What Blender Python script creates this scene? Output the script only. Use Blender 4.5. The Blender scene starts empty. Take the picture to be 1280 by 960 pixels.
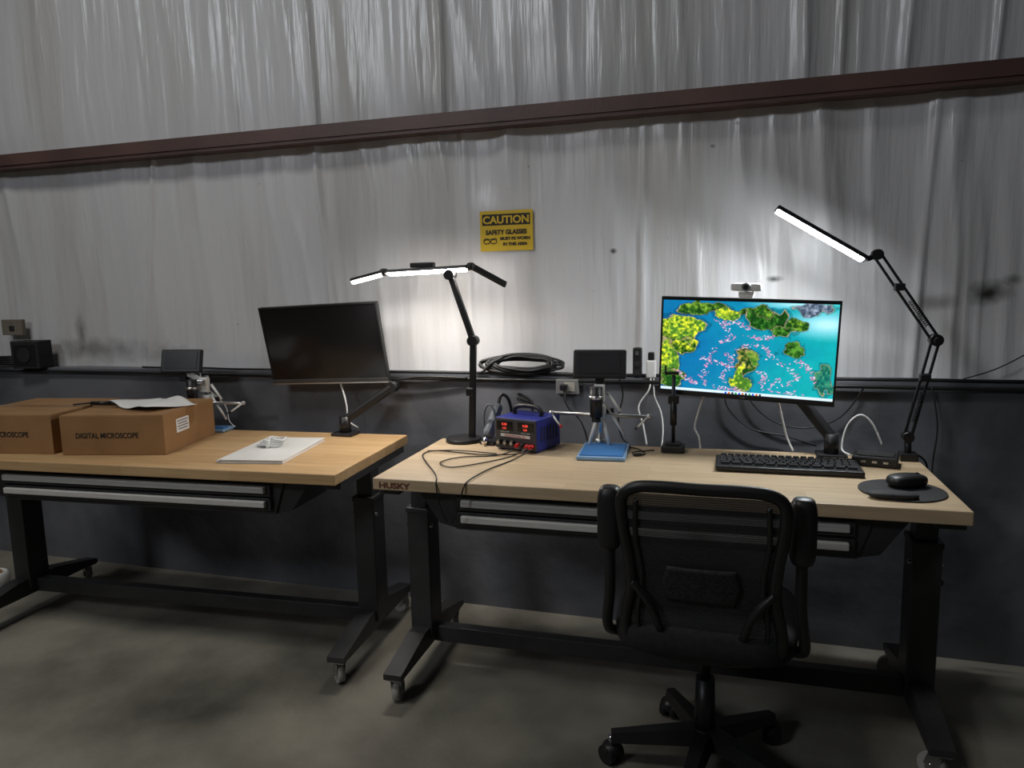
import bpy, bmesh, math, random
import numpy as np
from mathutils import Vector, Matrix, Euler
random.seed(4); rng=np.random.RandomState(7)
S=bpy.context.scene
S.view_settings.view_transform='Standard'
S.view_settings.exposure=0.0
# ---------------------------------------------------------------- camera
D,h,yaw,pitch,roll,F=2.6659,1.2938,17.2120,7.8693,-1.2562,920.028
y,t,r=np.radians([yaw,pitch,roll])
fw=np.array([-np.sin(y)*np.cos(t),np.cos(y)*np.cos(t),-np.sin(t)])
rt=np.array([np.cos(y),np.sin(y),0]); up=np.cross(rt,fw)
rt,up=rt*np.cos(r)+up*np.sin(r),-rt*np.sin(r)+up*np.cos(r)
cam=bpy.data.cameras.new('camera'); co=bpy.data.objects.new('camera',cam)
S.collection.objects.link(co)
M4=Matrix(((rt[0],up[0],-fw[0],0),(rt[1],up[1],-fw[1],-D),(rt[2],up[2],-fw[2],h),(0,0,0,1)))
co.matrix_world=M4; cam.sensor_width=36; cam.lens=36*F/1280; cam.clip_start=.02
S.camera=co
# ---------------------------------------------------------------- materials
def nt(name):
    m=bpy.data.materials.new(name); m.use_nodes=True
    return m,m.node_tree,m.node_tree.nodes,m.node_tree.links,m.node_tree.nodes['Principled BSDF']
def M(name,col,rough=.5,metal=0,col2=None,scale=8,stretch=(1,1,1),bump=0,bscale=None,lo=.35,hi=.65,spec=.5,emit=0,detail=5):
    m,T,N,L,B=nt(name)
    B.inputs['Base Color'].default_value=(*col,1); B.inputs['Roughness'].default_value=rough
    B.inputs['Metallic'].default_value=metal; B.inputs['Specular IOR Level'].default_value=spec
    tc=N.new('ShaderNodeTexCoord'); mp=N.new('ShaderNodeMapping'); mp.inputs['Scale'].default_value=stretch
    L.new(tc.outputs['Object'],mp.inputs['Vector'])
    nz=N.new('ShaderNodeTexNoise'); nz.inputs['Scale'].default_value=scale; nz.inputs['Detail'].default_value=detail
    L.new(mp.outputs[0],nz.inputs['Vector'])
    if col2 is None: col2=tuple(c*.85 for c in col)
    cr=N.new('ShaderNodeValToRGB'); cr.color_ramp.elements[0].position=lo; cr.color_ramp.elements[1].position=hi
    cr.color_ramp.elements[0].color=(*col2,1); cr.color_ramp.elements[1].color=(*col,1)
    L.new(nz.outputs['Fac'],cr.inputs['Fac']); L.new(cr.outputs[0],B.inputs['Base Color'])
    if bump:
        b=N.new('ShaderNodeBump'); b.inputs['Strength'].default_value=bump; b.inputs['Distance'].default_value=.01
        n2=N.new('ShaderNodeTexNoise'); n2.inputs['Scale'].default_value=bscale or scale*4; n2.inputs['Detail'].default_value=6
        L.new(mp.outputs[0],n2.inputs['Vector']); L.new(n2.outputs['Fac'],b.inputs['Height']); L.new(b.outputs[0],B.inputs['Normal'])
    if emit:
        B.inputs['Emission Color'].default_value=(*col,1); B.inputs['Emission Strength'].default_value=emit
    return m
black=M('black_plastic',(.014,.014,.015),.42,col2=(.010,.010,.011))
blackm=M('black_matte',(.020,.020,.021),.7,col2=(.012,.012,.012))
metalblk=M('black_powder_coat',(.040,.040,.042),.42,col2=(.024,.024,.026),bump=.1,bscale=300)
silver=M('brushed_aluminium',(.62,.62,.62),.32,1,col2=(.5,.5,.5),stretch=(2,60,60))
strip=M('drawer_pull_aluminium',(.68,.67,.64),.5,.1,col2=(.56,.55,.53),stretch=(2,60,60))
chrome=M('chrome',(.75,.75,.76),.15,1,col2=(.7,.7,.7))
white=M('white_plastic',(.78,.78,.76),.4,col2=(.72,.72,.70))
paper=M('paper',(.80,.80,.79),.8,col2=(.70,.70,.69),scale=5,bump=.2,bscale=20)
card=M('cardboard',(.34,.185,.078),.85,col2=(.27,.145,.058),scale=6,bump=.1,bscale=150)
tape=M('packing_tape',(.29,.16,.065),.3,col2=(.26,.14,.058))
blue=M('blue_paint',(.02,.03,.26),.4,col2=(.017,.025,.22))
bluemat=M('blue_silicone',(.05,.20,.50),.5,col2=(.04,.17,.43))
blueframe=M('pale_blue_plate',(.28,.45,.68),.4,col2=(.24,.40,.62))
red=M('red_plastic',(.6,.02,.02),.4,col2=(.5,.015,.015))
yellow=M('sign_yellow',(.78,.53,.02),.5,col2=(.70,.46,.02),scale=4)
signblk=M('sign_black',(.02,.018,.015),.6)
girtm=M('red_oxide_steel',(.135,.072,.060),.5,col2=(.090,.050,.044),scale=3,bump=.1,bscale=60)
cable=M('black_cable',(.012,.012,.013),.45)
wcable=M('white_cable',(.75,.75,.74),.45)
led=M('led_bar',(.95,.98,1),.4,emit=235,col2=(.95,.98,1))
ledw=M('led_bar_warm',(1,.93,.86),.4,emit=160,col2=(1,.93,.86))
ledred=M('red_display',(1,.08,.05),.4,emit=.9)
glass=M('dark_screen',(.008,.008,.009),.16,col2=(.006,.006,.007))
glass2=M('lcd_grey_reflection',(.035,.036,.040),.22,col2=(.028,.029,.032))  # display glass, grey reflection put into its base colour
brown=M('brown_print',(.16,.05,.03),.6)
tyre=M('grey_tyre',(.42,.41,.38),.6)
fabric=M('black_fabric',(.018,.018,.020),.9,col2=(.010,.010,.011),scale=60,bump=.3,bscale=400)
# chair mesh: partly see-through weave
mesh_m,T,N,L,B=nt('chair_mesh_weave'); B.inputs['Base Color'].default_value=(.022,.022,.025,1); B.inputs['Roughness'].default_value=.7
tr=N.new('ShaderNodeBsdfTransparent'); mx=N.new('ShaderNodeMixShader'); tc=N.new('ShaderNodeTexCoord')
wv=N.new('ShaderNodeTexWave'); wv.inputs['Scale'].default_value=60; wv.bands_direction='Z'; L.new(tc.outputs['Object'],wv.inputs['Vector'])
mr=N.new('ShaderNodeMapRange'); mr.inputs['To Min'].default_value=.78; mr.inputs['To Max'].default_value=.95
L.new(wv.outputs['Fac'],mr.inputs['Value']); L.new(mr.outputs[0],mx.inputs['Fac'])
L.new(tr.outputs[0],mx.inputs[1]); L.new(B.outputs[0],mx.inputs[2]); L.new(mx.outputs[0],N['Material Output'].inputs['Surface'])
# butcher block
def wood(name,a,b,c):
    m,T,N,L,B=nt(name)
    tc=N.new('ShaderNodeTexCoord'); br=N.new('ShaderNodeTexBrick')
    br.inputs['Scale'].default_value=1; br.inputs['Brick Width'].default_value=.42; br.inputs['Row Height'].default_value=.045
    br.inputs['Mortar Size'].default_value=.0006; br.inputs['Color1'].default_value=(*a,1); br.inputs['Color2'].default_value=(*b,1)
    br.inputs['Mortar'].default_value=(*c,1); L.new(tc.outputs['Object'],br.inputs['Vector'])
    mp=N.new('ShaderNodeMapping'); mp.inputs['Scale'].default_value=(2,28,28); L.new(tc.outputs['Object'],mp.inputs['Vector'])
    nz=N.new('ShaderNodeTexNoise'); nz.inputs['Scale'].default_value=3; nz.inputs['Detail'].default_value=8; L.new(mp.outputs[0],nz.inputs['Vector'])
    mr=N.new('ShaderNodeMapRange'); mr.inputs['To Min'].default_value=.66; mr.inputs['To Max'].default_value=1.2; L.new(nz.outputs['Fac'],mr.inputs['Value'])
    mu=N.new('ShaderNodeMix'); mu.data_type='RGBA'; mu.blend_type='MULTIPLY'; mu.inputs['Factor'].default_value=1
    L.new(br.outputs['Color'],mu.inputs['A']); L.new(mr.outputs[0],mu.inputs['B']); L.new(mu.outputs['Result'],B.inputs['Base Color'])
    B.inputs['Roughness'].default_value=.45
    return m
woodR=wood('butcher_block',(.62,.475,.305),(.54,.40,.245),(.42,.30,.18))
woodL=wood('butcher_block_warm',(.62,.41,.21),(.54,.34,.16),(.38,.23,.11))
# insulation film
ins,T,N,L,B=nt('vinyl_insulation')
B.inputs['Roughness'].default_value=.30
tc=N.new('ShaderNodeTexCoord'); mp=N.new('ShaderNodeMapping'); mp.inputs['Scale'].default_value=(1.6,1,.16)
L.new(tc.outputs['Object'],mp.inputs['Vector'])
nz=N.new('ShaderNodeTexNoise'); nz.inputs['Scale'].default_value=2.6; nz.inputs['Detail'].default_value=10; nz.inputs['Roughness'].default_value=.6; L.new(mp.outputs[0],nz.inputs['Vector'])
cr=N.new('ShaderNodeValToRGB'); e=cr.color_ramp.elements; e[0].position=.33; e[0].color=(.55,.54,.525,1); e[1].position=.54; e[1].color=(.70,.70,.715,1)
L.new(nz.outputs['Fac'],cr.inputs['Fac'])
cur=cr.outputs[0]
sp=N.new('ShaderNodeTexNoise'); sp.inputs['Scale'].default_value=38; sp.inputs['Detail'].default_value=4; L.new(tc.outputs['Object'],sp.inputs['Vector'])
sr=N.new('ShaderNodeValToRGB'); sr.color_ramp.elements[0].position=.75; sr.color_ramp.elements[1].position=.82; L.new(sp.outputs['Fac'],sr.inputs['Fac'])
def mixdark(cur,fac,col):
    mu=N.new('ShaderNodeMix'); mu.data_type='RGBA'; L.new(fac,mu.inputs['Factor']); L.new(cur,mu.inputs['A']); mu.inputs['B'].default_value=(*col,1)
    return mu.outputs['Result']
cur=mixdark(cur,sr.outputs[0],(.22,.21,.20))
wob=N.new('ShaderNodeTexNoise'); wob.inputs['Scale'].default_value=14; wob.inputs['Detail'].default_value=5; L.new(tc.outputs['Object'],wob.inputs['Vector'])
def spot(cur,x,z,rx,rz,s=1,col=(.03,.028,.025)):
    sb=N.new('ShaderNodeVectorMath'); sb.operation='SUBTRACT'; L.new(tc.outputs['Object'],sb.inputs[0]); sb.inputs[1].default_value=(x,0,z)
    ml=N.new('ShaderNodeVectorMath'); ml.operation='MULTIPLY'; L.new(sb.outputs[0],ml.inputs[0]); ml.inputs[1].default_value=(1/rx,0,1/rz)
    ln=N.new('ShaderNodeVectorMath'); ln.operation='LENGTH'; L.new(ml.outputs[0],ln.inputs[0])
    ad=N.new('ShaderNodeMath'); ad.operation='MULTIPLY_ADD'; L.new(wob.outputs['Fac'],ad.inputs[0]); ad.inputs[1].default_value=1.6; L.new(ln.outputs['Value'],ad.inputs[2])
    mr=N.new('ShaderNodeMapRange'); mr.inputs['From Min'].default_value=.9; mr.inputs['From Max'].default_value=1.9; mr.inputs['To Min'].default_value=s; mr.inputs['To Max'].default_value=0
    L.new(ad.outputs[0],mr.inputs['Value'])
    return mixdark(cur,mr.outputs[0],col)
for a in ((.78,1.225,.075,.04,.97),(.84,1.265,.04,.02,.6),(.64,1.20,.05,.03,.5),(.115,1.285,.03,.012,.9),(-.45,1.40,.012,.010,.9),(.40,1.50,.04,.06,.2),(-.10,1.75,.012,.008,.7),(-.02,1.82,.012,.008,.7),(-2.9,1.02,.5,.06,.5),(-3.0,1.10,.03,.12,.6)):
    cur=spot(cur,*a)
L.new(cur,B.inputs['Base Color'])
bp=N.new('ShaderNodeBump'); bp.inputs['Strength'].default_value=.7; bp.inputs['Distance'].default_value=.016
n2=N.new('ShaderNodeTexNoise'); n2.inputs['Scale'].default_value=16; n2.inputs['Detail'].default_value=4
mp2=N.new('ShaderNodeMapping'); mp2.inputs['Scale'].default_value=(1,1,.08); mp2.inputs['Rotation'].default_value=(0,.05,0); L.new(tc.outputs['Object'],mp2.inputs['Vector']); L.new(mp2.outputs[0],n2.inputs['Vector'])
L.new(n2.outputs['Fac'],bp.inputs['Height']); L.new(bp.outputs[0],B.inputs['Normal'])
concw=M('painted_concrete',(.165,.170,.190),.6,col2=(.075,.079,.090),scale=1.9,bump=.5,bscale=9,lo=.38,hi=.60,detail=12)
concf=M('concrete_floor',(.33,.31,.255),.62,col2=(.11,.103,.085),scale=1.9,bump=.25,bscale=30,lo=.36,hi=.62,detail=15)
# ---------------------------------------------------------------- helpers
WORLD={}
def G(name,loc,rot=(0,0,0),world=False):
    e=bpy.data.objects.new(name,None); S.collection.objects.link(e); e.empty_display_size=.1
    e.location=loc; e.rotation_euler=tuple(math.radians(a) for a in rot)
    if world: WORLD[e.name]=Vector(loc)
    return e
def link(o,parent):
    S.collection.objects.link(o)
    if parent is not None:
        o.parent=parent
        if parent.name in WORLD: o.matrix_parent_inverse=Matrix.Translation(-WORLD[parent.name])
    return o
def mk(name,verts,faces,mat,parent=None,smooth=False):
    me=bpy.data.meshes.new(name); me.from_pydata([tuple(v) for v in verts],[],faces); me.update()
    o=bpy.data.objects.new(name,me); 
    if mat: me.materials.append(mat)
    if smooth:
        for p in me.polygons: p.use_smooth=True
    return link(o,parent)
def frombm(name,bm,mat,parent,smooth=False):
    me=bpy.data.meshes.new(name); bm.to_mesh(me); bm.free(); me.materials.append(mat)
    if smooth:
        for p in me.polygons: p.use_smooth=True
    return link(bpy.data.objects.new(name,me),parent)
def box(name,c,s,mat,parent=None,bev=0,rot=None,seg=2,taper=None):
    bm=bmesh.new(); bmesh.ops.create_cube(bm,size=1)
    for v in bm.verts:
        k=1
        if taper and v.co.z>0: k=taper
        v.co=Vector((v.co.x*s[0]*k,v.co.y*s[1]*k,v.co.z*s[2]))
    if bev: bmesh.ops.bevel(bm,geom=list(bm.edges),offset=bev,segments=seg,affect='EDGES',profile=.5)
    R=Euler([math.radians(a) for a in rot]).to_matrix() if rot else Matrix.Identity(3)
    for v in bm.verts: v.co=R@v.co+Vector(c)
    return frombm(name,bm,mat,parent)
def frame(d,upv):
    d=d.normalized(); u=Vector(upv); u=(u-d*u.dot(d))
    if u.length<1e-4: u=Vector((1,0,0)); u=u-d*u.dot(d)
    u.normalize(); return d,d.cross(u),u
def beam(name,p1,p2,w,hh,mat,parent=None,up=(0,0,1),bev=0,off=0):
    p1,p2=Vector(p1),Vector(p2); d,s,u=frame(p2-p1,up); Ln=(p2-p1).length
    bm=bmesh.new(); bmesh.ops.create_cube(bm,size=1)
    for v in bm.verts: v.co=Vector((v.co.x*Ln,v.co.y*w,v.co.z*hh))
    if bev: bmesh.ops.bevel(bm,geom=list(bm.edges),offset=bev,segments=2,affect='EDGES',profile=.5)
    c=(p1+p2)/2+u*off
    for v in bm.verts: v.co=c+d*v.co.x+s*v.co.y+u*v.co.z
    return frombm(name,bm,mat,parent)
def cyl(name,p1,p2,r1,mat,parent=None,r2=None,n=24):
    p1,p2=Vector(p1),Vector(p2); r2=r1 if r2 is None else r2
    d,s,u=frame(p2-p1,(0,.13,1) if abs((p2-p1).normalized().z)<.9 else (1,0,0))
    vs=[];fs=[]
    for p,rr in((p1,r1),(p2,r2)):
        for i in range(n):
            a=2*math.pi*i/n; vs.append(p+s*math.cos(a)*rr+u*math.sin(a)*rr)
    for i in range(n): fs.append((i,(i+1)%n,n+(i+1)%n,n+i))
    fs.append(tuple(range(n))[::-1]); fs.append(tuple(range(n,2*n)))
    o=mk(name,vs,fs,mat,parent)
    for p in o.data.polygons[:n]: p.use_smooth=True
    return o
def cat(pts,closed=False,sub=8):
    P=[Vector(p) for p in pts]; n=len(P); out=[]
    for i in range(n if closed else n-1):
        g=lambda k:P[k%n] if closed else P[max(0,min(n-1,k))]
        a,b,c,d=g(i-1),g(i),g(i+1),g(i+2)
        for j in range(sub):
            t=j/sub; out.append(.5*((2*b)+(c-a)*t+(2*a-5*b+4*c-d)*t*t+(3*b-a-3*c+d)*t**3))
    if not closed: out.append(P[-1])
    return out
def tube(name,pts,rad,mat,parent=None,closed=False,sub=8,n=8,flat=1,smoothpts=True):
    P=cat(pts,closed,sub) if smoothpts else [Vector(p) for p in pts]
    m=len(P); vs=[];fs=[]; u=None
    for i,p in enumerate(P):
        a=P[(i-1)%m] if (closed or i>0) else p; b=P[(i+1)%m] if (closed or i<m-1) else p
        d=(b-a); d=d.normalized() if d.length>1e-9 else Vector((0,0,1))
        if u is None:
            u=Vector((0,1,0)) if abs(d.y)<.9 else Vector((1,0,0))
        u=(u-d*u.dot(d)).normalized(); s=d.cross(u)
        for k in range(n):
            an=2*math.pi*k/n; vs.append(p+u*math.cos(an)*rad*flat+s*math.sin(an)*rad)
    for i in range(m if closed else m-1):
        for k in range(n):
            j=(i+1)%m; fs.append((i*n+k,i*n+(k+1)%n,j*n+(k+1)%n,j*n+k))
    if not closed: fs.append(tuple(range(n))[::-1]); fs.append(tuple((m-1)*n+k for k in range(n)))
    return mk(name,vs,fs,mat,parent,True)
def sup(name,c,s,mat,parent=None,e=.5,e2=None,rot=None,nu=32,nv=16,fn=None):
    e2=e2 or e; f=lambda v,k:math.copysign(abs(v)**k,v)
    R=Euler([math.radians(a) for a in rot]).to_matrix() if rot else Matrix.Identity(3)
    vs=[];fs=[]
    for j in range(nv+1):
        ph=-math.pi/2+math.pi*j/nv
        for i in range(nu):
            th=2*math.pi*i/nu
            v=Vector((s[0]*f(math.cos(ph),e)*f(math.cos(th),e2),s[1]*f(math.cos(ph),e)*f(math.sin(th),e2),s[2]*f(math.sin(ph),e)))
            if fn: v=fn(v)
            vs.append(R@v+Vector(c))
    for j in range(nv):
        for i in range(nu): fs.append((j*nu+i,j*nu+(i+1)%nu,(j+1)*nu+(i+1)%nu,(j+1)*nu+i))
    return mk(name,vs,fs,mat,parent,True)
def prism(name,poly,y0,y1,mat,parent=None,axis='y'):
    n=len(poly)
    def P(a,b,k): return {'y':(a,k,b),'x':(k,a,b),'z':(a,b,k)}[axis]
    vs=[P(a,b,y0) for a,b in poly]+[P(a,b,y1) for a,b in poly]
    fs=[(i,(i+1)%n,n+(i+1)%n,n+i) for i in range(n)]+[tuple(range(n))[::-1],tuple(range(n,2*n))]
    o=mk(name,vs,fs,mat,parent)
    bm=bmesh.new(); bm.from_mesh(o.data); bmesh.ops.recalc_face_normals(bm,faces=bm.faces); bm.to_mesh(o.data); bm.free()
    return o
def text(name,s,loc,size,mat,parent,rot=(90,0,0),align='CENTER',ext=.0004,sx=1,bold=0):
    c=bpy.data.curves.new(name,'FONT'); c.body=s; c.size=size; c.align_x=align; c.extrude=ext; c.offset=bold; c.materials.append(mat)
    o=bpy.data.objects.new(name,c); link(o,parent); o.location=loc; o.rotation_euler=[math.radians(a) for a in rot]; o.scale=(sx,1,1)
    return o
class VN:
    def __init__(s,seed): s.t=np.random.RandomState(seed).rand(256,256)
    def __call__(s,x,y):
        xi=np.floor(x).astype(int);yi=np.floor(y).astype(int);fx=x-xi;fy=y-yi
        fx=fx*fx*(3-2*fx);fy=fy*fy*(3-2*fy);t=s.t
        g=lambda a,b:t[a%256,b%256]
        return (g(xi,yi)*(1-fx)+g(xi+1,yi)*fx)*(1-fy)+(g(xi,yi+1)*(1-fx)+g(xi+1,yi+1)*fx)*fy
    def fbm(s,x,y,o=5):
        v=0;a=.5;tot=0
        for i in range(o): v=v+a*s(x*2**i+i*17,y*2**i+i*31);tot+=a;a*=.5
        return v/tot
# ---------------------------------------------------------------- room shell
fl=mk('floor',[(-8,-7,0),(5,-7,0),(5,0.0,0),(-8,0.0,0)],[(0,1,2,3)],concf)
box('wall_lower',(-1.5,.15,.47),(13,.30,.94),concw)
X=np.arange(-8,5.001,.009); Z=np.concatenate([np.arange(.935,1.95,.04),np.arange(1.95,4.6,.08)])
XX,ZZ=np.meshgrid(X,Z); n1,n2_,n3=VN(1),VN(2),VN(3)
dr=.20*n2_.fbm(XX*1.0,ZZ*.9,3)+.07*(ZZ-1)*n3(XX*.8,ZZ*0)
up_=ZZ>1.90
so=np.where(up_,37.3,0)
f1=n1((XX+dr)*3.6+so,ZZ*.35+so); f2=n3((XX+dr*1.3)*9+so,ZZ*.6); f3=n1((XX+dr)*1.1+50+so,ZZ*.3); f4=n2_((XX+dr*.8)*22+so,ZZ*.9)
rid=lambda v:(1-np.abs(2*v-1))**4
env=.35+.65*np.clip(n2_.fbm(XX*1.0+9,ZZ*.9,3)*2-.5,0,1)
env2=np.clip(n1.fbm(XX*1.3+3,ZZ*.7+5,3)*2.2-.5,0,1)
disp=.024*rid(f1)*env+.013*rid(f2)*env2+.006*rid(f4)*env+.012*f3
for x0,x1,zl,zh,am in((-1.62,-1.68,.9,1.9,.014),(-1.66,-1.76,1.9,4.6,.022),(-1.10,-1.13,1.9,4.6,.020),(-2.05,-2.12,1.9,4.6,.012),(-2.6,-2.5,.9,1.9,.012),(-1.0,-1.03,.9,1.9,.008),(.55,.6,.9,1.9,.012),(.75,.86,1.9,4.6,.02),(.3,.36,1.9,4.6,.014),(-.35,-.33,.9,1.9,.008),(.95,1.0,.9,1.9,.014)):
    xc=x0+(x1-x0)*(ZZ-zl)/(zh-zl)+.012*(n2_(ZZ*3+x0*9,ZZ*0)-.5)
    disp+=am*np.exp(-((XX-xc)/.011)**2)*((ZZ>=zl)&(ZZ<zh))
g=np.exp(-((ZZ-1.89)/.06)**2); disp=disp*(1-.3*g)
sg=np.exp(-(((XX+.863)/.16)**4+((ZZ-1.495)/.13)**4)); disp=disp*(1-sg)+.020*sg
disp=np.minimum(disp,.062)
YY=.100-disp
nx,nz_=len(X),len(Z)
vs=np.stack([XX,YY,ZZ],-1).reshape(-1,3)
idx=np.arange(nx*nz_).reshape(nz_,nx)
fs=np.stack([idx[:-1,:-1],idx[:-1,1:],idx[1:,1:],idx[1:,:-1]],-1).reshape(-1,4)
mk('wall_back',vs.tolist(),fs.tolist(),ins,None,True)
# steel wall girt
prism('trim_1',[(.010,1.930),(.010,1.880),(.016,1.880),(.016,1.866),(.11,1.866),(.11,1.871),(.022,1.871),(.022,1.924),(.11,1.924),(.11,1.930)],-8,5,girtm,None,'x')
# ---------------------------------------------------------------- workbenches
def caster(p,x,yy,sgn,ang):
    box('caster_plate',(x,yy,.083),(.05,.05,.006),silver,p,.001)
    R=Matrix.Rotation(math.radians(ang),3,'Z')
    o=Vector((x,yy,0))
    for s in (-1,1):
        a=o+R@Vector((s*.016,0,.08)); b=o+R@Vector((s*.016,.015,.036))
        beam('caster_fork',a,b,.003,.034,chrome,p,up=R@Vector((0,1,0)))
    c=o+R@Vector((0,.015,.036))
    cyl('caster_wheel',c-R@Vector((.011,0,0)),c+R@Vector((.011,0,0)),.036,tyre,p)
    cyl('caster_hub',c-R@Vector((.018,0,0)),c+R@Vector((.018,0,0)),.011,chrome,p)
def bench(loc,rz,dep,zt,wm,label,wx=0):
    p=G('adjustable_workbench',loc,(0,0,rz))
    box('wood_top',(0,0,zt-.0178),(1.578,dep,.0356),wm,p,.003)
    for s in (-1,1):
        x=s*.755
        box('lower_column',(x,0,.335),(.075,.095,.45),metalblk,p,.004)
        box('upper_column',(x,0,.60),(.056,.07,.16),metalblk,p,.004)
        box('column_collar',(x,0,.555),(.081,.101,.018),metalblk,p,.003)
        box('top_bracket',(x,0,zt-.0356-.012),(.065,dep-.08,.024),metalblk,p,.002)
        L2=dep/2-.0
        prism('foot',[(-L2,.086),(L2,.086),(L2,.105),(.09,.15),(-.09,.15),(-L2,.105)],x-.03,x+.03,metalblk,p,'x')
        for yy in(-L2+.03,L2-.03): caster(p,x,yy,s,(25 if s<0 else 60)+yy*60)
        cyl('height_pin',(x-.045,-.03,.5),(x+.045,-.03,.5),.006,chrome,p)
    box('floor_crossbar',(0,.0,.118),(1.44,.04,.055),metalblk,p,.003)
    box('rear_rail',(0,dep/2-.07,zt-.065),(1.44,.03,.05),metalblk,p,.002)
    yf=-dep/2+.035
    zb=zt-.155; ztp=zt-.037
    prism('drawer_chest',[(-.545,zb),(.545,zb),(.585,ztp),(-.585,ztp)],yf+.012,dep/2-.13,metalblk,p)
    for s in(-1,1): prism('side_wing',[(s*.545,zb),(s*.585,ztp),(s*.68,ztp),(s*.66,ztp-.02),(s*.60,zb+.012)],yf+.02,yf+.30,metalblk,p)
    for zz in (zt-.072,zt-.120):
        box('drawer_front',(0,yf+.006,zz),(1.075,.014,.042),metalblk,p,.002)
        box('drawer_pull',(0,yf-.008,zz+.003),(1.045,.016,.021),strip,p,.003)
    text('edge_label',label,(-.72,-dep/2-.0006,zt-.028),.024,brown,p,sx=1.3,bold=.0008)
    return p
b1=bench((-.249,-.456,0),1.15,.57,.727,woodR,'HUSKY')
b2=bench((-1.997,-.4466,0),3.43,.61,.713,woodL,'HUSKY')
ZR,ZL=.727,.713
# ---------------------------------------------------------------- aerial picture for the lit screen
def screen_art(nx,ny):
    u,v=np.meshgrid(np.linspace(0,1,nx),np.linspace(0,1,ny))  # v=0 top
    a,b,c=VN(11),VN(12),VN(13)
    px=828+u*225; py=372+v*137
    wx=px+15*(a.fbm(u*12,v*8,6)-.5)*2; wy=py+12*(b.fbm(u*12,v*8,6)-.5)*2
    tq=np.clip(u*1.3-.15+.5*(a.fbm(u*4,v*4,3)-.5)-.10*(1-v),0,1)[...,None]
    deep=np.array([.05,.42,.62]); teal=np.array([.08,.62,.64]); lt=np.array([.66,.88,.93])
    col=deep*(1-tq)+teal*tq
    col=col*(1+.10*(c.fbm(u*40,v*20,3)-.5))[...,None]
    gl=np.clip(1.15-np.hypot((px-1040)/55,(py-400)/22),0,1)[...,None]; col=col*(1-gl)+lt*gl
    gl=np.clip(1.0-np.hypot((px-1000)/70,(py-374)/9),0,1)[...,None]; col=col*(1-gl)+lt*gl
    tx=c.fbm(u*70,v*42,5); t2=b.fbm(u*14,v*9,4)
    def isl(cx,cy,rx,ry,A,Bc,p=2):
        nonlocal col
        d=np.hypot((wx-cx)/rx,(wy-cy)/ry)
        m=(d<1)[...,None]; e=((d>=1)&(d<1.05))[...,None]; sh2=((d>=1.05)&(d<1.25))[...,None]
        k=np.clip((tx*.9+t2*.6-.62)*2.2+.25*np.clip(-(wx-cx)/rx-(wy-cy)/ry,-1,1),0,1)[...,None]
        ic=np.array(A)*(1-k)+np.array(Bc)*k
        col=np.where(sh2,col*.80,col)
        col=np.where(m,ic*(.60+.80*tx[...,None]),col); col=np.where(e,np.array([.62,.56,.42]),col)
    dk=(.10,.28,.10); g1=(.45,.58,.18); yl=(.80,.80,.18); g2=(.30,.50,.18); br=(.62,.52,.26)
    isl(885,383,32,7,dk,g1); isl(915,391,19,8,g2,yl); isl(945,386,15,6,dk,g1)
    isl(851,414,32,22,g2,yl); isl(834,462,15,34,g2,yl); isl(862,440,16,11,dk,yl); isl(845,487,18,12,dk,g1)
    isl(966,394,24,13,dk,g2); isl(984,411,17,11,dk,g2); isl(1002,402,11,7,dk,g1); isl(960,384,16,6,dk,g1)
    isl(1022,379,26,6,(.28,.34,.42),(.52,.56,.62)); isl(998,438,10,9,dk,g2)
    isl(944,462,14,20,dk,br); isl(936,484,11,18,g2,yl); isl(953,452,10,9,g2,br); isl(1042,480,9,20,(.08,.40,.36),(.3,.5,.35))
    rs=np.random.RandomState(3)
    paths=[[(897,398),(915,410),(925,425),(905,432)],[(900,440),(893,462),(885,485),(893,498)],[(915,445),(925,455),(918,470),(912,488)],
           [(930,440),(950,432),(968,438),(975,452)],[(960,470),(968,480),(962,495)],[(985,455),(1000,465),(1010,478),(990,490)],
           [(1005,450),(1020,462),(1030,480)],[(905,405),(930,402),(945,410)],[(850,478),(862,488),(880,495)],[(940,420),(960,424),(975,420)],[(985,480),(975,498),(1010,500)],[(880,455),(905,462),(925,468)],[(900,498),(925,500),(940,502)]]
    for P in paths:
        P=np.array(P,float)
        for k in range(46):
            t=rs.rand()*(len(P)-1); i=int(t); q=P[i]*(1-(t-i))+P[i+1]*(t-i)+rs.randn(2)*[2.6,1.7]
            w,hh=rs.uniform(.5,1.6),rs.uniform(.4,.9); a_=rs.uniform(-.6,.6); X_=(px-q[0]); Y_=(py-q[1])+X_*a_
            m=(np.abs(X_)<w)&(np.abs(Y_)<hh)
            col[m]=[(.84,.55,.70),(.74,.66,.76),(.62,.40,.56),(.86,.80,.86),(.70,.45,.62)][rs.randint(5)]
    tb=v>.955; col[tb]=[.80,.88,.94]
    for k in range(11):
        m=tb&(np.abs(u-.40-k*.02)<.006)&(np.abs(v-.978)<.012); col[m]=[(.1,.3,.8),(.8,.4,.1),(.1,.1,.1),(.1,.6,.3)][k%4]
    return np.clip(col,0,1)**2.2
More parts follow.
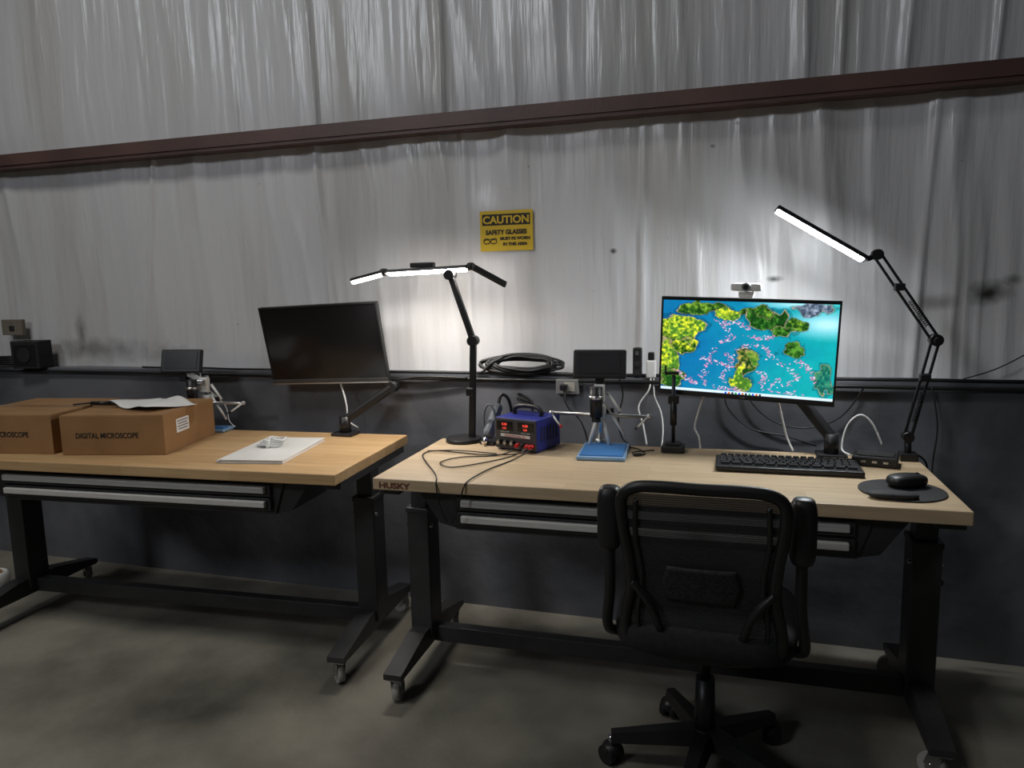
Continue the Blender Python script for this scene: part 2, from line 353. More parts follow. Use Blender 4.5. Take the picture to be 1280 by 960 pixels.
def screen_mesh(name,w,hh,yy,parent,nx=520,ny=310,strength=1.35):
    C=screen_art(nx,ny)
    xs=np.linspace(-w/2,w/2,nx); zs=np.linspace(hh/2,-hh/2,ny); A,Bz=np.meshgrid(xs,zs)
    v=np.stack([A,np.full_like(A,yy),Bz],-1).reshape(-1,3); ix=np.arange(nx*ny).reshape(ny,nx)
    f=np.stack([ix[1:,:-1],ix[1:,1:],ix[:-1,1:],ix[:-1,:-1]],-1).reshape(-1,4)
    m,T,N,L,B=nt('lit_screen'); at=N.new('ShaderNodeAttribute'); at.attribute_name='pic'
    B.inputs['Base Color'].default_value=(.01,.01,.01,1); B.inputs['Roughness'].default_value=.3
    L.new(at.outputs['Color'],B.inputs['Emission Color']); B.inputs['Emission Strength'].default_value=strength
    o=mk(name,v.tolist(),f.tolist(),m,parent)
    ca=o.data.color_attributes.new('pic','FLOAT_COLOR','POINT')
    d=np.ones((nx*ny,4),np.float32); d[:,:3]=C.reshape(-1,3); ca.data.foreach_set('color',d.ravel())
    return o
# ---------------------------------------------------------------- monitors
def monitor(loc,rot,w,hh,lit):
    p=G('computer_monitor',loc,rot)
    box('housing',(0,.012,0),(w,.018,hh),black,p,.004)
    box('rear_bulge',(0,.032,-.01),(w*.55,.026,hh*.6),black,p,.01)
    box('vesa_plate',(0,.048,0),(.11,.008,.11),black,p,.002)
    bz=.006
    box('bezel_top',(0,.001,hh/2-bz/2),(w,.006,bz),black,p); box('bezel_left',(-w/2+bz/2,.001,0),(bz,.006,hh),black,p); box('bezel_right',(w/2-bz/2,.001,0),(bz,.006,hh),black,p)
    box('bezel_bottom',(0,.0,-hh/2+.008),(w,.009,.016),black if lit else M('bezel_grey',(.05,.05,.05),.4),p,.001)
    if lit: 
        screen_mesh('screen',w-.012,hh-.022,.0015,p)
        text('maker_mark','o LG',(0,-.005,-hh/2+.005),.007,silver,p)
    else:
        box('screen',(0,.002,.005),(w-.012,.002,hh-.022),glass,p)
        box('lower_trim',(0,-.001,-hh/2-.001),(w,.010,.004),silver,p)
    return p
mR=monitor((.020,-.237,1.067),(2.1,2.2,-7.8),.54,.322,True)
mL=monitor((-1.577,-.10,1.066),(10.4,-2.1,-.3),.527,.318,False)
# webcam on the monitor
p=G('webcam',(.020,-.235,1.231),(0,2,-7.8))
sup('body',(0,-.004,.032),(.047,.014,.013),white,p,.35)
cyl('lens_ring',(0,-.014,.032),(0,-.022,.032),.0135,silver,p); cyl('lens',(0,-.0225,.032),(0,-.0235,.032),.008,black,p)
box('mount',(0,.002,.010),(.045,.03,.016),white,p,.003); box('mount_jaw',(0,-.012,.001),(.04,.006,.010),white,p,.002)
# monitor arms
def arm(name,base,elbow,vesa,zt):
    p=G(name,base,world=True); bx,by,bz=base
    box('clamp_plate',(bx,by,bz+.006),(.09,.075,.012),black,p,.003)
    box('clamp_jaw',(bx,by+.045,bz-.03),(.05,.01,.08),black,p,.002)
    cyl('post',(bx,by,bz+.01),(bx,by,bz+.075),.022,black,p)
    s=Vector((bx,by,bz+.06)); e=Vector(elbow); v=Vector(vesa)
    beam('lower_link',s,e,.036,.032,black,p,bev=.008); cyl('elbow_joint',e-Vector((0,.02,0)),e+Vector((0,.02,0)),.022,black,p)
    beam('upper_link',e,v,.034,.028,black,p,bev=.008); cyl('tilt_head',v-Vector((0,.015,0)),v+Vector((0,.012,0)),.026,black,p)
    return p
arm('monitor_arm',(.286,-.205,ZR),(.17,-.15,.93),(.03,-.16,1.06),ZR)
arm('monitor_arm',(-1.47,-.145,ZL),(-1.30,-.06,.895),(-1.565,-.035,1.06),ZL)
# ---------------------------------------------------------------- clamp lamp (right)
p=G('swing_arm_desk_lamp',(.503,-.205,ZR),world=True)
b=Vector((.503,-.205,ZR)); sh=Vector((.500,-.205,.80)); el=Vector((.562,-.2,1.096)); jt=Vector((.392,-.205,1.352))
box('clamp_base',b+Vector((0,0,.012)),(.05,.05,.024),black,p,.003); cyl('post',b,sh,.010,black,p); cyl('shoulder_joint',sh-Vector((0,.018,0)),sh+Vector((0,.018,0)),.016,black,p)
for k,(a,c) in enumerate(((sh,el),(el,jt))):
    dv=(c-a).normalized(); s=Vector((-dv.z,0,dv.x))
    for q in (-1,1):
        beam('arm_bar',a+s*.010*q,c+s*.010*q,.010,.007,black,p,up=s)
    m0=a+dv*.05
    tube('spring',[m0+dv*(.09*i/60)+s*(.006*math.cos(i*1.4))+Vector((0,-.012+.006*math.sin(i*1.4),0)) for i in range(61)],.0013,black,p,smoothpts=False,n=5)
    mid=a+(c-a)*.62; box('arm_bracket',mid,(.03,.026,.022),black,p,.004)
cyl('elbow_joint',el-Vector((0,.02,0)),el+Vector((0,.02,0)),.018,black,p); cyl('wing_nut',el-Vector((0,.034,0)),el-Vector((0,.02,0)),.009,black,p)
cyl('head_joint',jt-Vector((0,.02,0)),jt+Vector((0,.02,0)),.016,black,p)
nrm=Vector((-.42,-.34,-.84))
h0=Vector((.362,-.212,1.338)); h1=Vector((.102,-.235,1.500))
beam('head_neck',jt,h0,.02,.014,black,p,bev=.003)
beam('head_bar',h0,h1,.036,.014,black,p,up=nrm,bev=.004)
beam('led_strip',h0+(h1-h0)*.03,h1+(h0-h1)*.02,.026,.003,led,p,up=nrm,off=.0085)
# ---------------------------------------------------------------- three-panel lamp (left)
p=G('folding_panel_desk_lamp',(-.965,-.215,ZR),world=True)
b=Vector((-.945,-.22,ZR)); e0=Vector((-.905,-.2,1.09)); hj=Vector((-.985,-.2,1.325))
cyl('base_disc',b,b+Vector((0,0,.014)),.066,black,p,r2=.064,n=40)
q=Vector((-.918,-.205,ZR+.01))
beam('pole',q,e0,.022,.020,black,p,up=(0,1,0),bev=.003)
cyl('mid_joint',e0-Vector((0,.02,0)),e0+Vector((0,.02,0)),.018,black,p)
box('pole_clip',q+Vector((0,0,.17)),(.03,.03,.03),black,p,.004)
beam('upper_arm',e0,hj,.022,.018,black,p,up=(0,1,0),bev=.003)
box('driver_box',(-1.09,-.2,1.362),(.09,.03,.018),black,p,.004)
cyl('head_joint',hj-Vector((0,.02,0)),hj+Vector((0,.02,0)),.018,black,p)
nr=Vector((0,-.30,-.95))
A=Vector((-1.235,-.2,1.338)); C=Vector((-.915,-.2,1.348))
for nm,a,c,n_ in(('panel_centre',A,C,nr),('panel_wing',Vector((-1.250,-.205,1.338)),Vector((-1.355,-.25,1.310)),nr),('panel_wing',Vector((-.900,-.195,1.350)),Vector((-.80,-.13,1.285)),Vector((-.5,.6,-.6)))):
    rgt=(a.x>-.95)
    beam(nm,a,c,.036 if not rgt else .024,.012,black,p,up=n_,bev=.003); 
    beam('led_strip',a+(c-a)*.03,c+(a-c)*.03,.028 if not rgt else .016,.003,ledw if not rgt else M('unlit_led',(.5,.5,.45),.4),p,up=n_,off=.0075)
for v in((-1.243,-.202,1.340),(-.907,-.198,1.352)): sup('hinge',v,(.014,.018,.014),black,p,.7)
# ---------------------------------------------------------------- warning sign
p=G('caution_sign',(-.858,.073,1.490))
W_,H_=.211,.152
box('panel',(0,0,0),(W_,.003,H_),yellow,p,.0008)
box('black_header',(0,-.0018,H_/2-.034),(W_-.02,.001,.042),signblk,p)
text('word_caution','CAUTION',(0,-.003,H_/2-.0475),.039,yellow,p,sx=1.05,bold=.0012)
text('word_safety','SAFETY GLASSES',(0,-.0025,-.013),.0235,signblk,p,sx=.95,bold=.0010)
text('word_must','MUST BE WORN',(.035,-.0025,-.035),.0160,signblk,p,bold=.0007); text('word_area','IN THIS AREA',(.035,-.0025,-.056),.0160,signblk,p,bold=.0007)
for s in(-1,1): tube('goggle_icon',[(-.065+s*.014+.012*math.cos(a),-.0025,-.040+.008*math.sin(a)) for a in np.linspace(0,2*math.pi,13)[:-1]],.0016,signblk,p,closed=True,sub=2,n=5)
tube('goggle_strap',[(-.091,-.0025,-.036),(-.085,-.0025,-.028),(-.065,-.0025,-.031),(-.045,-.0025,-.028),(-.038,-.0025,-.033)],.0014,signblk,p,n=5)
# ---------------------------------------------------------------- bench power supply
p=G('bench_power_supply',(-.690,-.262,ZR),(0,0,-17))
w,d_,hh=.168,.150,.108
greyp=M('panel_grey',(.05,.05,.055),.5)
box('case',(0,0,hh/2+.004),(w,d_,hh),blue,p,.003)
box('front_panel',(0,-d_/2-.002,hh/2+.004),(w-.006,.006,hh-.006),greyp,p,.001)
for x in(-.042,.042):
    box('display',(x,-d_/2-.006,.085),(.064,.003,.030),glass,p,.001)
    text('digits','0.00',(x,-d_/2-.008,.087),.012,ledred,p); text('digits','3.01',(x,-d_/2-.008,.074),.010,ledred,p)
    text('panel_caption','VOLTS  AMPS',(x,-d_/2-.0058,.063),.006,white,p)
box('label_strip',(0,-d_/2-.006,.053),(w-.05,.001,.010),white,p); text('label','PROGRAMMABLE DC',(0,-d_/2-.007,.0495),.009,red,p)
for i,x in enumerate((-.062,-.035,-.008)): cyl('knob',(x,-d_/2-.005,.028),(x,-d_/2-.020,.028),.009,black,p); cyl('knob_cap',(x,-d_/2-.020,.028),(x,-d_/2-.021,.028),.006,silver,p)
for x,m in((.016,red),(.035,black),(.054,red),(.070,red)): cyl('terminal',(x,-d_/2-.005,.024),(x,-d_/2-.026,.024),.0075,m,p); cyl('terminal_nut',(x,-d_/2-.026,.024),(x,-d_/2-.030,.024),.005,m,p)
for x in(-.065,.065):
    for yy in(-.06,.06): cyl('foot',(x,yy,0),(x,yy,.006),.009,black,p)
tube('carry_handle',[(-.05,0,hh),(-.055,0,hh+.02),(-.03,0,hh+.034),(.03,0,hh+.034),(.055,0,hh+.02),(.05,0,hh)],.008,black,p)
for k in range(6): box('vent_slot',(w/2+.0002,-.05+k*.02,.06),(.001,.008,.05),blackm,p)
tube('coiled_probe_lead',[(-.04+.03*math.cos(a*1.0),.045+.012*math.sin(a),hh+.012+.030*abs(math.sin(a*.5))+.001*i) for i,a in enumerate(np.linspace(0,5*math.pi,26))],.004,cable,p,sub=3)
# test leads
zc=ZR+.004
p=G('test_lead_cables',(-.74,-.45,ZR),world=True)
tube('lead_1',[(-.668,-.388,ZR+.024),(-.69,-.405,ZR+.008),(-.80,-.42,zc),(-.90,-.405,zc),(-.985,-.40,zc),(-1.0,-.46,zc),(-.95,-.55,zc),(-.87,-.67,zc),(-.835,-.735,zc),(-.828,-.757,ZR-.012),(-.815,-.765,.66),(-.79,-.768,.61),(-.765,-.768,.64),(-.75,-.762,.69),(-.742,-.757,ZR-.01),(-.735,-.735,zc),(-.72,-.60,zc),(-.68,-.46,zc),(-.640,-.396,ZR+.024)],.0022,cable,p)
tube('lead_2',[(-.685,-.388,ZR+.024),(-.75,-.42,zc),(-.86,-.47,zc),(-.90,-.55,zc),(-.84,-.60,zc),(-.76,-.52,zc),(-.70,-.42,zc),(-.655,-.392,ZR+.024)],.0020,cable,p)
tube('lead_3',[(-.76,-.40,zc),(-.86,-.395,zc+.003),(-.93,-.40,zc+.004),(-1.0,-.42,zc+.003)],.0020,cable,p)
# hot-air handle resting beside the supply
p=G('hot_air_rework_handle',(-.830,-.225,ZR),(0,0,-17))
hg=M('handle_grey',(.15,.17,.20),.5)
box('stand_foot',(0,0,.006),(.06,.09,.012),black,p,.003); box('stand_arm',(.012,.02,.05),(.012,.03,.085),black,p,.003)
beam('handle',(0,-.04,.03),(.0,.04,.135),.034,.034,hg,p,bev=.014)
cyl('nozzle',(0,-.04,.03),(0,-.058,.008),.010,chrome,p)
tube('hose',[(0,.035,.13),(.0,.055,.165),(.02,.07,.15),(.03,.08,.08),(.02,.085,.008)],.006,cable,p)
tube('handle_band',[(.022*math.cos(a),-.02+.028*math.cos(a)*.2,.082+.06*math.sin(a)) for a in np.linspace(0,2*math.pi,17)[:-1]],.004,hg,p,closed=True,sub=3)
# ---------------------------------------------------------------- digital microscopes
def microscope(loc,rz,pd=.215,ddx=0,lead=True):
    p=G('digital_microscope',loc,(0,0,rz))
    box('base_plate',(.022,-pd/2+.003,.007),(.155,pd,.012),blueframe,p,.003)
    box('base_mat',(.022,-pd/2-.004,.014),(.138,pd-.04,.006),bluemat,p,.002)
    cyl('pillar',(0,-.012,.01),(0,-.012,.225),.0095,chrome,p); cyl('pillar_foot',(0,-.012,.012),(0,-.012,.030),.018,silver,p)
    box('focus_clamp',(0,-.014,.125),(.042,.045,.045),white,p,.005); cyl('focus_knob',(.020,-.012,.125),(.046,-.012,.125),.013,black,p)
    box('carriage',(0,-.03,.19),(.036,.03,.06),white,p,.004)
    cyl('cross_arm',(-.165,-.03,.120),(.165,-.03,.112),.006,silver,p)
    for s in(-1,1):
        sup('arm_ball',(s*.165,-.03,.116-.003*s),(.010,.010,.010),silver,p,1)
        cyl('clip_arm',(s*.165,-.03,.116),(s*.13,-.07,.085),.0035,white,p); box('clip',(s*.125,-.076,.082),(.008,.022,.008),red if s<0 else black,p,.002)
    cyl('link_arm',(.02,-.02,.15),(.085,-.03,.045),.005,white,p); cyl('link_arm',(.025,-.02,.19),(.07,-.03,.13),.005,white,p)
    for s in(-1,1): cyl('spread_leg',(s*.012,-.03,.10),(s*.034,-.05,.016),.006,white,p)
    x=ddx*.3
    cyl('barrel',(x-.008,-.062,.115),(x-.008,-.062,.215),.021,black,p); cyl('barrel_ring',(x-.008,-.062,.175),(x-.008,-.062,.187),.0240,silver,p); cyl('barrel_tip',(x-.008,-.062,.098),(x-.008,-.062,.115),.015,black,p)
    box('barrel_bracket',(x/2-.004,-.035,.205),(.034+abs(x),.05,.018),silver,p,.003)
    if ddx: beam('display_arm',(0,-.012,.20),(ddx,-.012,.24),.018,.018,white,p,bev=.003)
    box('screen_neck',(ddx,-.012,.228),(.03,.03,.05),black,p,.004)
    R=(-14,0,0)
    box('display_housing',(ddx,-.02,.287),(.178,.020,.098),black,p,.006,rot=R); box('display_glass',(ddx,-.0300,.2925),(.140,.002,.070),glass2,p,0,rot=R)
    for k in range(5): cyl('display_button',(ddx-.04+.02*k,-.0195,.248),(ddx-.04+.02*k,-.0225,.2475),.003,silver,p,n=10)
    tube('usb_lead',[(ddx+.06,.0,.25),(ddx+.075,.01,.18),(.06,.01,.10),(.07,.02,.03),(.10,.01,.006)],.0025,cable if lead else wcable,p)
    return p
microscope((-.447,-.205,ZR),4)
microscope((-2.105,-.140,ZL),10,pd=.09,ddx=-.095,lead=False)
# black gooseneck stand
p=G('phone_holder_stand',(-.200,-.235,ZR))
box('base',(0,0,.012),(.075,.06,.024),black,p,.005); box('base_top',(0,0,.028),(.05,.04,.01),black,p,.004)
cyl('stem',(0,0,.03),(0,0,.255),.006,black,p); cyl('sleeve',(0,0,.09),(0,0,.17),.011,black,p); box('grip',(0,0,.175),(.034,.02,.03),black,p,.004)
box('cradle',(-.006,0,.262),(.045,.018,.010),black,p,.002); box('cradle_lip',(-.026,0,.273),(.005,.018,.03),black,p,.001)
# small coiled lead on bench
p=G('small_usb_lead',(-.30,-.27,ZR),world=True)
tube('lead',[(-.36,-.20,ZR+.003),(-.31,-.24,ZR+.003),(-.285,-.30,ZR+.003),(-.31,-.32,ZR+.003),(-.325,-.29,ZR+.004),(-.29,-.27,ZR+.006),(-.262,-.24,ZR+.003)],.0025,cable,p)
box('plug',(-.305,-.325,ZR+.006),(.03,.012,.008),black,p,.002,rot=(0,0,30))
# ---------------------------------------------------------------- keyboard
p=G('keyboard',(.143,-.390,ZR),(0,0,1))
box('case',(0,0,.010),(.405,.150,.016),black,p,.004)
bm=bmesh.new()
rows=[(.060,18,.018),(.034,21,.018),(.015,21,.018),(-.004,20,.018),(-.023,19,.018),(-.042,12,.018)]
for yy,nk,_ in rows:
    for i in range(nk):
        w=.380/nk*.86; x=-.190+.380*(i+.5)/nk
        r_=bmesh.ops.create_cube(bm,size=1)
        for v in r_['verts']:
            k=.85 if v.co.z>0 else 1; v.co=Vector((x+v.co.x*w*k,yy+v.co.y*.0155*k,.021+v.co.z*.007))
frombm('keys',bm,M('key_caps',(.03,.03,.032),.5),p)
# mouse pad + mouse
p=G('mouse_pad',(.418,-.572,ZR),(0,0,0))
pts=[(.105*math.cos(a),.105*math.sin(a)) for a in np.linspace(0,2*math.pi,49)[:-1]]
pts=[(x*(1+.10*max(0,-y)/.105),yy*1.0-(.0)) for (x,yy) in pts]
prism('pad',pts,.0003,.004,blackm,p,'z')
sup('wrist_rest',(-.035,-.075,.010),(.060,.026,.010),blackm,p,.8)
p=G('computer_mouse',(.438,-.533,ZR+.004),(0,0,-70))
sup('shell',(0,0,.016),(.031,.052,.019),black,p,.75,fn=lambda v:Vector((v.x*(1-.15*(v.y/.052)),v.y,v.z if v.z>-.014 else -.014)))
cyl('scroll_wheel',(-.003,.026,.031),(.003,.026,.031),.006,blackm,p)
# dock & cables
p=G('docking_station',(.400,-.282,ZR),(0,0,-12)); box('body',(0,0,.016),(.125,.085,.030),black,p,.005); box('top_plate',(0,0,.0325),(.10,.06,.002),blackm,p)
for k in range(3): box('port',(-.03+k*.03,-.043,.016),(.013,.001,.006),silver,p)
p=G('white_dock_cable',(.38,-.24,ZR),world=True)
tube('cable',[(.335,-.25,ZR+.018),(.315,-.215,ZR+.03),(.330,-.2,ZR+.10),(.365,-.2,ZR+.135),(.40,-.2,ZR+.11),(.43,-.205,ZR+.045)],.0032,wcable,p)
# hanging monitor cables
p=G('monitor_cable',(-.12,-.17,.9),world=True)
tube('cable',[(-.10,-.19,.93),(-.115,-.17,.88),(-.135,-.16,.80),(-.12,-.165,.76),(-.115,-.16,.70)],.0032,wcable,p)
p=G('monitor_cable',(.15,-.17,.9),world=True)
tube('cable',[(.12,-.19,.92),(.135,-.17,.86),(.155,-.165,.78),(.175,-.18,.735)],.0032,wcable,p)
p=G('monitor_cable',(-1.49,-.1,.9),world=True)
tube('cable',[(-1.57,-.05,.95),(-1.53,-.06,.90),(-1.50,-.075,.82),(-1.49,-.085,.76),(-1.45,-.08,.73)],.0035,wcable,p)
# ---------------------------------------------------------------- ledge cables & gadgets
p=G('ledge_cable_run',(-.5,.02,.95),world=True)
def run(y0,z0,x0,x1,rad,seed):
    rs=np.random.RandomState(seed); xs=np.arange(x0,x1,.16)
    tube('cable',[(x,y0+rs.uniform(-.004,.004),z0+rs.uniform(-.001,.002)) for x in xs],rad,cable,p,sub=5)
run(-.012,.925,-3.6,1.6,.007,1); run(.015,.947,-1.35,1.6,.006,2); run(.030,.946,-2.6,1.2,.004,3)
tube('drop_cable',[(-1.36,-.012,.93),(-1.3,-.03,.92),(-1.18,-.035,.935),(-1.0,-.02,.93)],.005,cable,p)
tube('wall_wire',[(.70,.03,.95),(.80,.025,.99),(.95,.025,1.08),(1.1,.025,1.12)],.002,cable,p)
tube('sag_cable',[(.02,-.012,.93),(.05,-.02,.86),(.12,-.02,.80),(.22,-.02,.78),(.33,-.02,.82),(.40,-.015,.92)],.0026,cable,p)
tube('sag_cable',[(-.05,-.012,.93),(-.03,-.02,.84),(.05,-.02,.77),(.16,-.02,.75),(.26,-.02,.72)],.0026,cable,p)
tube('charger_lead',[(-.30,.0,.945),(-.305,-.02,.90),(-.34,-.03,.84),(-.32,-.06,.78),(-.30,-.12,.72)],.003,wcable,p)
tube('charger_lead_2',[(-.29,.0,.945),(-.285,-.02,.88),(-.26,-.03,.82),(-.25,-.06,.76),(-.25,-.12,.70)],.0026,wcable,p)
tube('outlet_lead',[(-.613,-.035,.90),(-.60,-.05,.84),(-.55,-.04,.78),(-.52,-.05,.70)],.0035,cable,p)
p=G('coiled_power_cord',(-.79,.01,.945),world=True)
rs=np.random.RandomState(12); cp=[]
for lp in range(9):
    rx=rs.uniform(.10,.155); cx=-.79+rs.uniform(-.02,.02); tz=rs.uniform(.018,.036); cz=.985+rs.uniform(-.006,.010); cyy=.008+rs.uniform(-.012,.008)
    for i in range(10):
        a=2*math.pi*i/10; cp.append((cx+rx*math.cos(a),cyy+.020*math.sin(a)+rs.uniform(-.003,.003),cz+tz*math.sin(a)+rs.uniform(-.004,.004)))
tube('coil',cp,.0062,cable,p,sub=5)
tube('coil_rest',[(-.92,.01,.950),(-.84,-.005,.949),(-.70,.01,.949),(-.62,0,.95),(-.56,-.01,.95)],.0065,cable,p)
tube('coil_tail',[(-.86,.0,1.01),(-.90,-.01,.99),(-.94,-.01,.955),(-.97,-.005,.95)],.005,cable,p)
p=G('electrical_outlet',(-.605,-.013,.905)); box('outlet_box',(0,0,0),(.085,.026,.055),M('galvanised',(.32,.32,.31),.5,.4),p,.003); box('outlet_face',(0.01,-.014,0),(.04,.003,.034),M('outlet_tan',(.5,.47,.4),.5),p,.002)
box('plug',(-.010,-.024,.0),(.026,.022,.022),black,p,.003)
p=G('usb_charger',(-.300,.010,.94)); box('body',(0,0,.032),(.034,.034,.064),white,p,.005); box('top_plug',(0,0,.078),(.022,.022,.030),black,p,.004)
p=G('power_strip',(-.350,.012,.94)); box('body',(0,0,.055),(.032,.030,.11),black,p,.006); box('switch',(0,-.016,.09),(.012,.003,.015),M('switch_grey',(.1,.1,.1),.4),p,.001)
for k in range(2): box('socket',(0,-.0155,.02+.03*k),(.018,.002,.018),blackm,p,.001)
p=G('speaker_box',(-3.20,-.03,.94),(0,0,6)); box('cabinet',(0,.02,.065),(.15,.085,.13),blackm,p,.004); box('grille',(0,-.024,.065),(.12,.004,.10),black,p,.002); cyl('cone',(0,-.026,.065),(0,-.030,.065),.035,blackm,p)
p=G('wall_plate',(-3.36,.040,1.13)); box('plate',(0,0,0),(.13,.020,.075),M('dusty_plate',(.22,.19,.15),.7),p,.002); cyl('screw',(0,-.010,.02),(0,-.012,.02),.003,silver,p); box('socket',(0,-.011,-.005),(.03,.003,.025),blackm,p)
p=G('coiled_air_hose',(-3.40,.0,.94),world=True)
tube('coil',[(-3.40+.07*math.cos(a),.015+.022*math.sin(a),.947+.0009*i) for i,a in enumerate(np.linspace(0,8*math.pi,50))],.007,cable,p,sub=2)
# hanging cables right end of bench
p=G('hanging_power_cable',(.6,-.25,.5),world=True)
tube('cable',[(.54,-.165,.735),(.57,-.14,.70),(.575,-.13,.62),(.55,-.12,.54),(.58,-.12,.46),(.56,-.12,.40),(.60,-.12,.35),(.64,-.12,.31),(.60,-.12,.29)],.003,cable,p)
tube('cable_2',[(.60,-.02,.93),(.62,-.03,.8),(.61,-.04,.66),(.63,-.05,.55),(.59,-.08,.48),(.57,-.12,.44)],.0025,cable,p)
# ---------------------------------------------------------------- cardboard boxes
def cbox(loc,rz,w,d_,hh,txt):
    p=G('cardboard_box',loc,(0,0,rz))
    box('carton',(0,0,hh/2+.0005),(w,d_,hh),card,p,.002)
    for s in(-1,1): box('flap',(0,s*(d_/4),hh+.0015),(w-.004,d_/2-.003,.002),card,p)
    box('tape_seam',(0,0,hh+.003),(w,.05,.0006),tape,p); box('tape_end',(w/2+.0008,0,hh-.03),(.0006,.05,.06),tape,p)
    text('printed_title',txt,(-.02,-d_/2-.0005,hh*.44),.027,signblk,p,sx=.85,bold=.0005)
    box('shipping_label',(w/2+.001,-.06,hh*.62),(.0006,.09,.05),paper,p)
    for k in range(4): box('label_line',(w/2+.0015,-.06,hh*.62+.016-.010*k),(.0004,.075-.012*(k%2),.003),signblk,p)
    return p
cbox((-2.165,-.448,ZL),13,.385,.375,.142,'DIGITAL MICROSCOPE')
cbox((-2.580,-.505,ZL),9,.385,.385,.142,'DIGITAL MICROSCOPE')
# loose paper leaflet on box
bmv=[];bf=[];n_=14
for j in range(n_):
    for i in range(n_):
        a=i/(n_-1)-.5;b=j/(n_-1)-.5
        bmv.append((a*.26,b*.20,.012+.010*math.sin(a*7+b*3)+.012*abs(b)*abs(math.sin(5*a+1))))
for j in range(n_-1):
    for i in range(n_-1): bf.append((j*n_+i,j*n_+i+1,(j+1)*n_+i+1,(j+1)*n_+i))
p=G('instruction_leaflet',(-2.12,-.43,ZL+.144),(0,0,-18)); o=mk('sheet',bmv,bf,paper,p,True); sm=o.modifiers.new('s','SOLIDIFY'); sm.thickness=.001
p=G('black_marker_pen',(-2.34,-.45,ZL+.153),(0,0,10)); cyl('barrel',(-.05,0,0),(.03,0,0),.007,black,p); cyl('cap',(.03,0,0),(.06,0.01,0),.009,black,p)
tube('lead',[(-.05,0,0),(-.09,.01,-.003),(-.12,-.01,-.004)],.003,cable,p)
# flat white manual + wrapped cable
p=G('white_manual',(-1.578,-.457,ZL),(0,0,9)); box('cover_back',(0,0,.002),(.230,.360,.003),white,p,.001); box('pages',(.002,0,.0065),(.222,.350,.006),paper,p); box('cover_front',(0,0,.0112),(.230,.360,.003),white,p,.001)
tube('spine',[(-.115,-.18,.0065),(-.115,0,.0065),(-.115,.18,.0065)],.0062,white,p)
p=G('wrapped_cable_bundle',(-1.60,-.44,ZL+.0135))
for k in range(4):
    tube('loop',[((.045-.004*k)*math.cos(a)+.008*k-.01,.022*math.sin(a)+.004*k,.008+.006*k+.003*math.sin(3*a)) for a in np.linspace(0,2*math.pi,13)[:-1]],.005,wcable,p,closed=True,sub=3)
box('tie',(0,-.005,.014),(.014,.05,.03),white,p,.004)
p=G('tape_roll',(-3.125,-.38,0))
tube('ring',[(.05*math.cos(a),.05*math.sin(a),.04) for a in np.linspace(0,2*math.pi,33)[:-1]],.038,white,p,closed=True,sub=1,n=12,flat=.4)
cyl('core',(0,0,.002),(0,0,.078),.036,card,p)
# ---------------------------------------------------------------- office chair
p=G('office_chair',(-.066,-.80,0),(0,0,-1))
cyl('gas_lift_cover',(0,0,.085),(0,0,.26),.028,black,p,r2=.024); cyl('gas_lift',(0,0,.26),(0,0,.39),.014,black,p)
cyl('hub',(0,0,.075),(0,0,.125),.045,black,p,r2=.034)
for k in range(5):
    a=math.radians(-99+72*k); d=Vector((math.cos(a),math.sin(a),0)); s=Vector((-d.y,d.x,0))
    P1=d*.03+Vector((0,0,.10)); P2=d*.245+Vector((0,0,.075))
    vs=[]
    for (pp,w,t) in((P1,.028,.022),(P2,.017,.013)):
        for sx,sz in((-1,-1),(1,-1),(1,1),(-1,1)): vs.append(pp+s*w*sx*(1 if sz<0 else .7)+Vector((0,0,t*sz)))
    mk('star_leg',vs,[(0,1,2,3),(4,7,6,5),(0,4,5,1),(1,5,6,2),(2,6,7,3),(3,7,4,0)],black,p)
    c=d*.245; cyl('caster_stem',c+Vector((0,0,.04)),c+Vector((0,0,.078)),.007,chrome,p)
    w=Vector((math.cos(a+.8),math.sin(a+.8),0))
    for q in(-1,1): cyl('caster_wheel',c+w*(.006*q)+Vector((0,0,.026)),c+w*(.024*q)+Vector((0,0,.026)),.026,black,p)
    sup('caster_hood',c+Vector((0,0,.036)),(.026,.026,.020),black,p,.8)
box('tilt_mechanism',(0,0,.385),(.20,.24,.035),black,p,.01)
sup('seat_cushion',(0,.0,.435),(.225,.235,.045),fabric,p,.45,.45,fn=lambda v:Vector((v.x*(1-.08*(v.y<0)*abs(v.y)/.235),v.y,v.z+.02*(v.y/.235)**2*(-1 if v.y>0 else 1))))
def by(z): return -.215-.05*((z-.46)/.37)+.03*math.cos((z-.46)/.37*math.pi)*.5
out=[(0,.843),(.09,.844),(.145,.838),(.173,.811),(.171,.74),(.161,.66),(.158,.59),(.171,.52),(.176,.475),(.158,.435),(.09,.415),(0,.410)]
full=out+[(-x,z) for x,z in out[-2:0:-1]]
tube('back_frame',[(x,by(z)-.0+.10*x*x*6*.2,z) for x,z in full],.0135,black,p,closed=True,sub=5,n=10,flat=.9)
zsr=np.linspace(.42,.836,22); vs=[];fs=[]
def halfw(z):
    o=[(a,b) for a,b in out[1:-1]]; o=sorted(o,key=lambda q:q[1]); return float(np.interp(z,[b for a,b in o],[a for a,b in o]))
for z in zsr:
    hw=halfw(z)
    for i in range(17):
        x=hw*(i/8-1); vs.append((x,by(z)+.03*(x*x)*4-.006*0,z))
for j in range(21):
    for i in range(16): fs.append((j*17+i,j*17+i+1,(j+1)*17+i+1,(j+1)*17+i))
mk('back_mesh',vs,fs,mesh_m,p,True)
lv=[];lf=[]
for j in range(9):
    z=.560+.09*j/8
    for i in range(17): 
        x=(.088-.012*abs(j-4)/4)*(i/8-1); lv.append((x,by(z)-.012+.8*x*x,z))
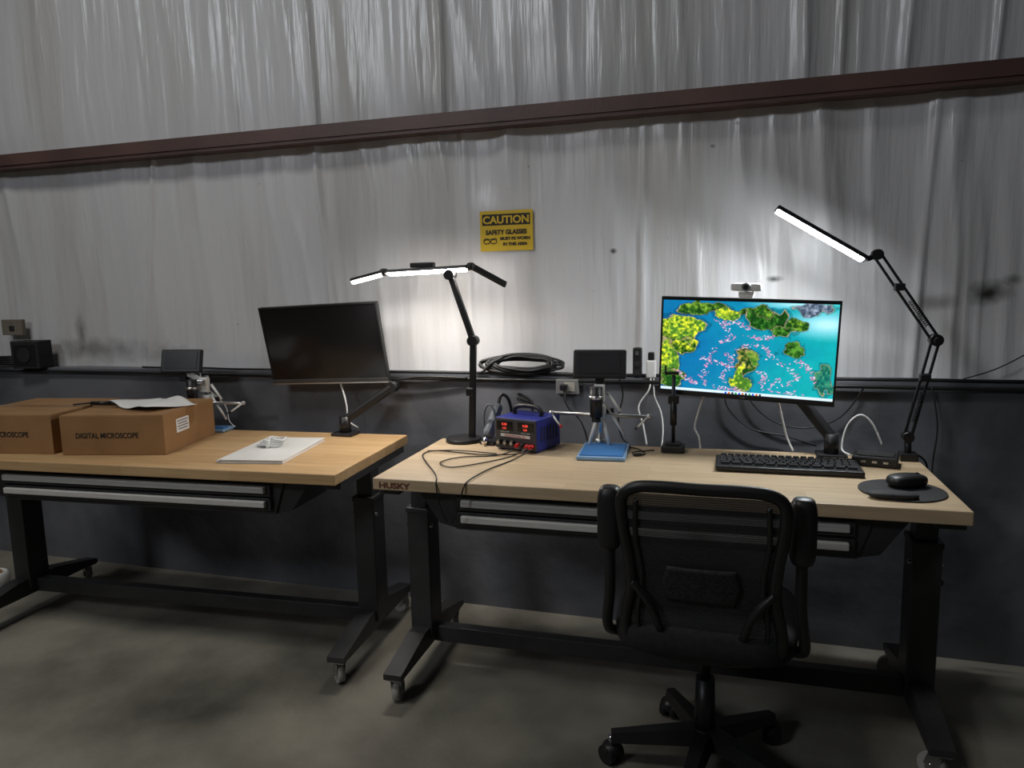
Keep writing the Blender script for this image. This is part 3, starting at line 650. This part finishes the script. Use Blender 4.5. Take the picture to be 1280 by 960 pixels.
for j in range(8):
    for i in range(16): lf.append((j*17+i,j*17+i+1,(j+1)*17+i+1,(j+1)*17+i))
o=mk('lumbar_pad',lv,lf,M('lumbar_grey',(.022,.022,.025),.65,col2=(.008,.008,.009),scale=160,lo=.45,hi=.55),p,True); o.modifiers.new('s','SOLIDIFY').thickness=.004
for s in(-1,1):
    tube('spine_bar',[(s*.156,by(.60)-.004,.60),(s*.125,by(.58)-.012,.565),(s*.105,by(.54)-.016,.53),(s*.09,by(.49)-.012,.48),(s*.06,-.15,.42),(s*.04,-.05,.39)],.009,black,p)
    tube('inner_rim',[(s*.140,by(.80)-.006,.812),(s*.143,by(.7)-.006,.72),(s*.133,by(.6)-.006,.62),(s*.145,by(.5)-.006,.50),(s*.12,by(.45)-.006,.45),(0,by(.44)-.008,.44)],.006,black,p)
    # flip-up arm rest, raised beside the back
    tube('arm_bracket',[(s*.17,-.06,.40),(s*.220,-.10,.41),(s*.226,-.165,.46),(s*.214,-.195,.56),(s*.212,-.2,.68)],.013,black,p,n=10)
    sup('arm_pad',(s*.212,-.205,.742),(.029,.030,.076),black,p,.45,.7)
# ---------------------------------------------------------------- lighting
def area(name,loc,tgt,sx,sy,pw,col,spread=180):
    l=bpy.data.lights.new(name,'AREA'); l.shape='RECTANGLE'; l.size=sx; l.size_y=sy; l.energy=pw; l.color=col; l.spread=math.radians(spread)
    o=bpy.data.objects.new(name,l); S.collection.objects.link(o); o.location=loc
    o.rotation_euler=(Vector(tgt)-Vector(loc)).to_track_quat('-Z','Y').to_euler(); return o
area('wall_fill_light',(-2.6,-2.7,5.4),(-2.6,-1.4,0),1.2,.8,24,(1,.97,.90),100)
area('wall_fill_light',(-4.2,-6.5,4.6),(-.8,0,2.5),1.2,.8,17,(.90,.94,1),75)  # unseen fill light, added to brighten the upper wall
w=bpy.data.worlds.new('world'); S.world=w; w.use_nodes=True
w.node_tree.nodes['Background'].inputs[0].default_value=(.80,.88,1,1); w.node_tree.nodes['Background'].inputs[1].default_value=.014
print('done')
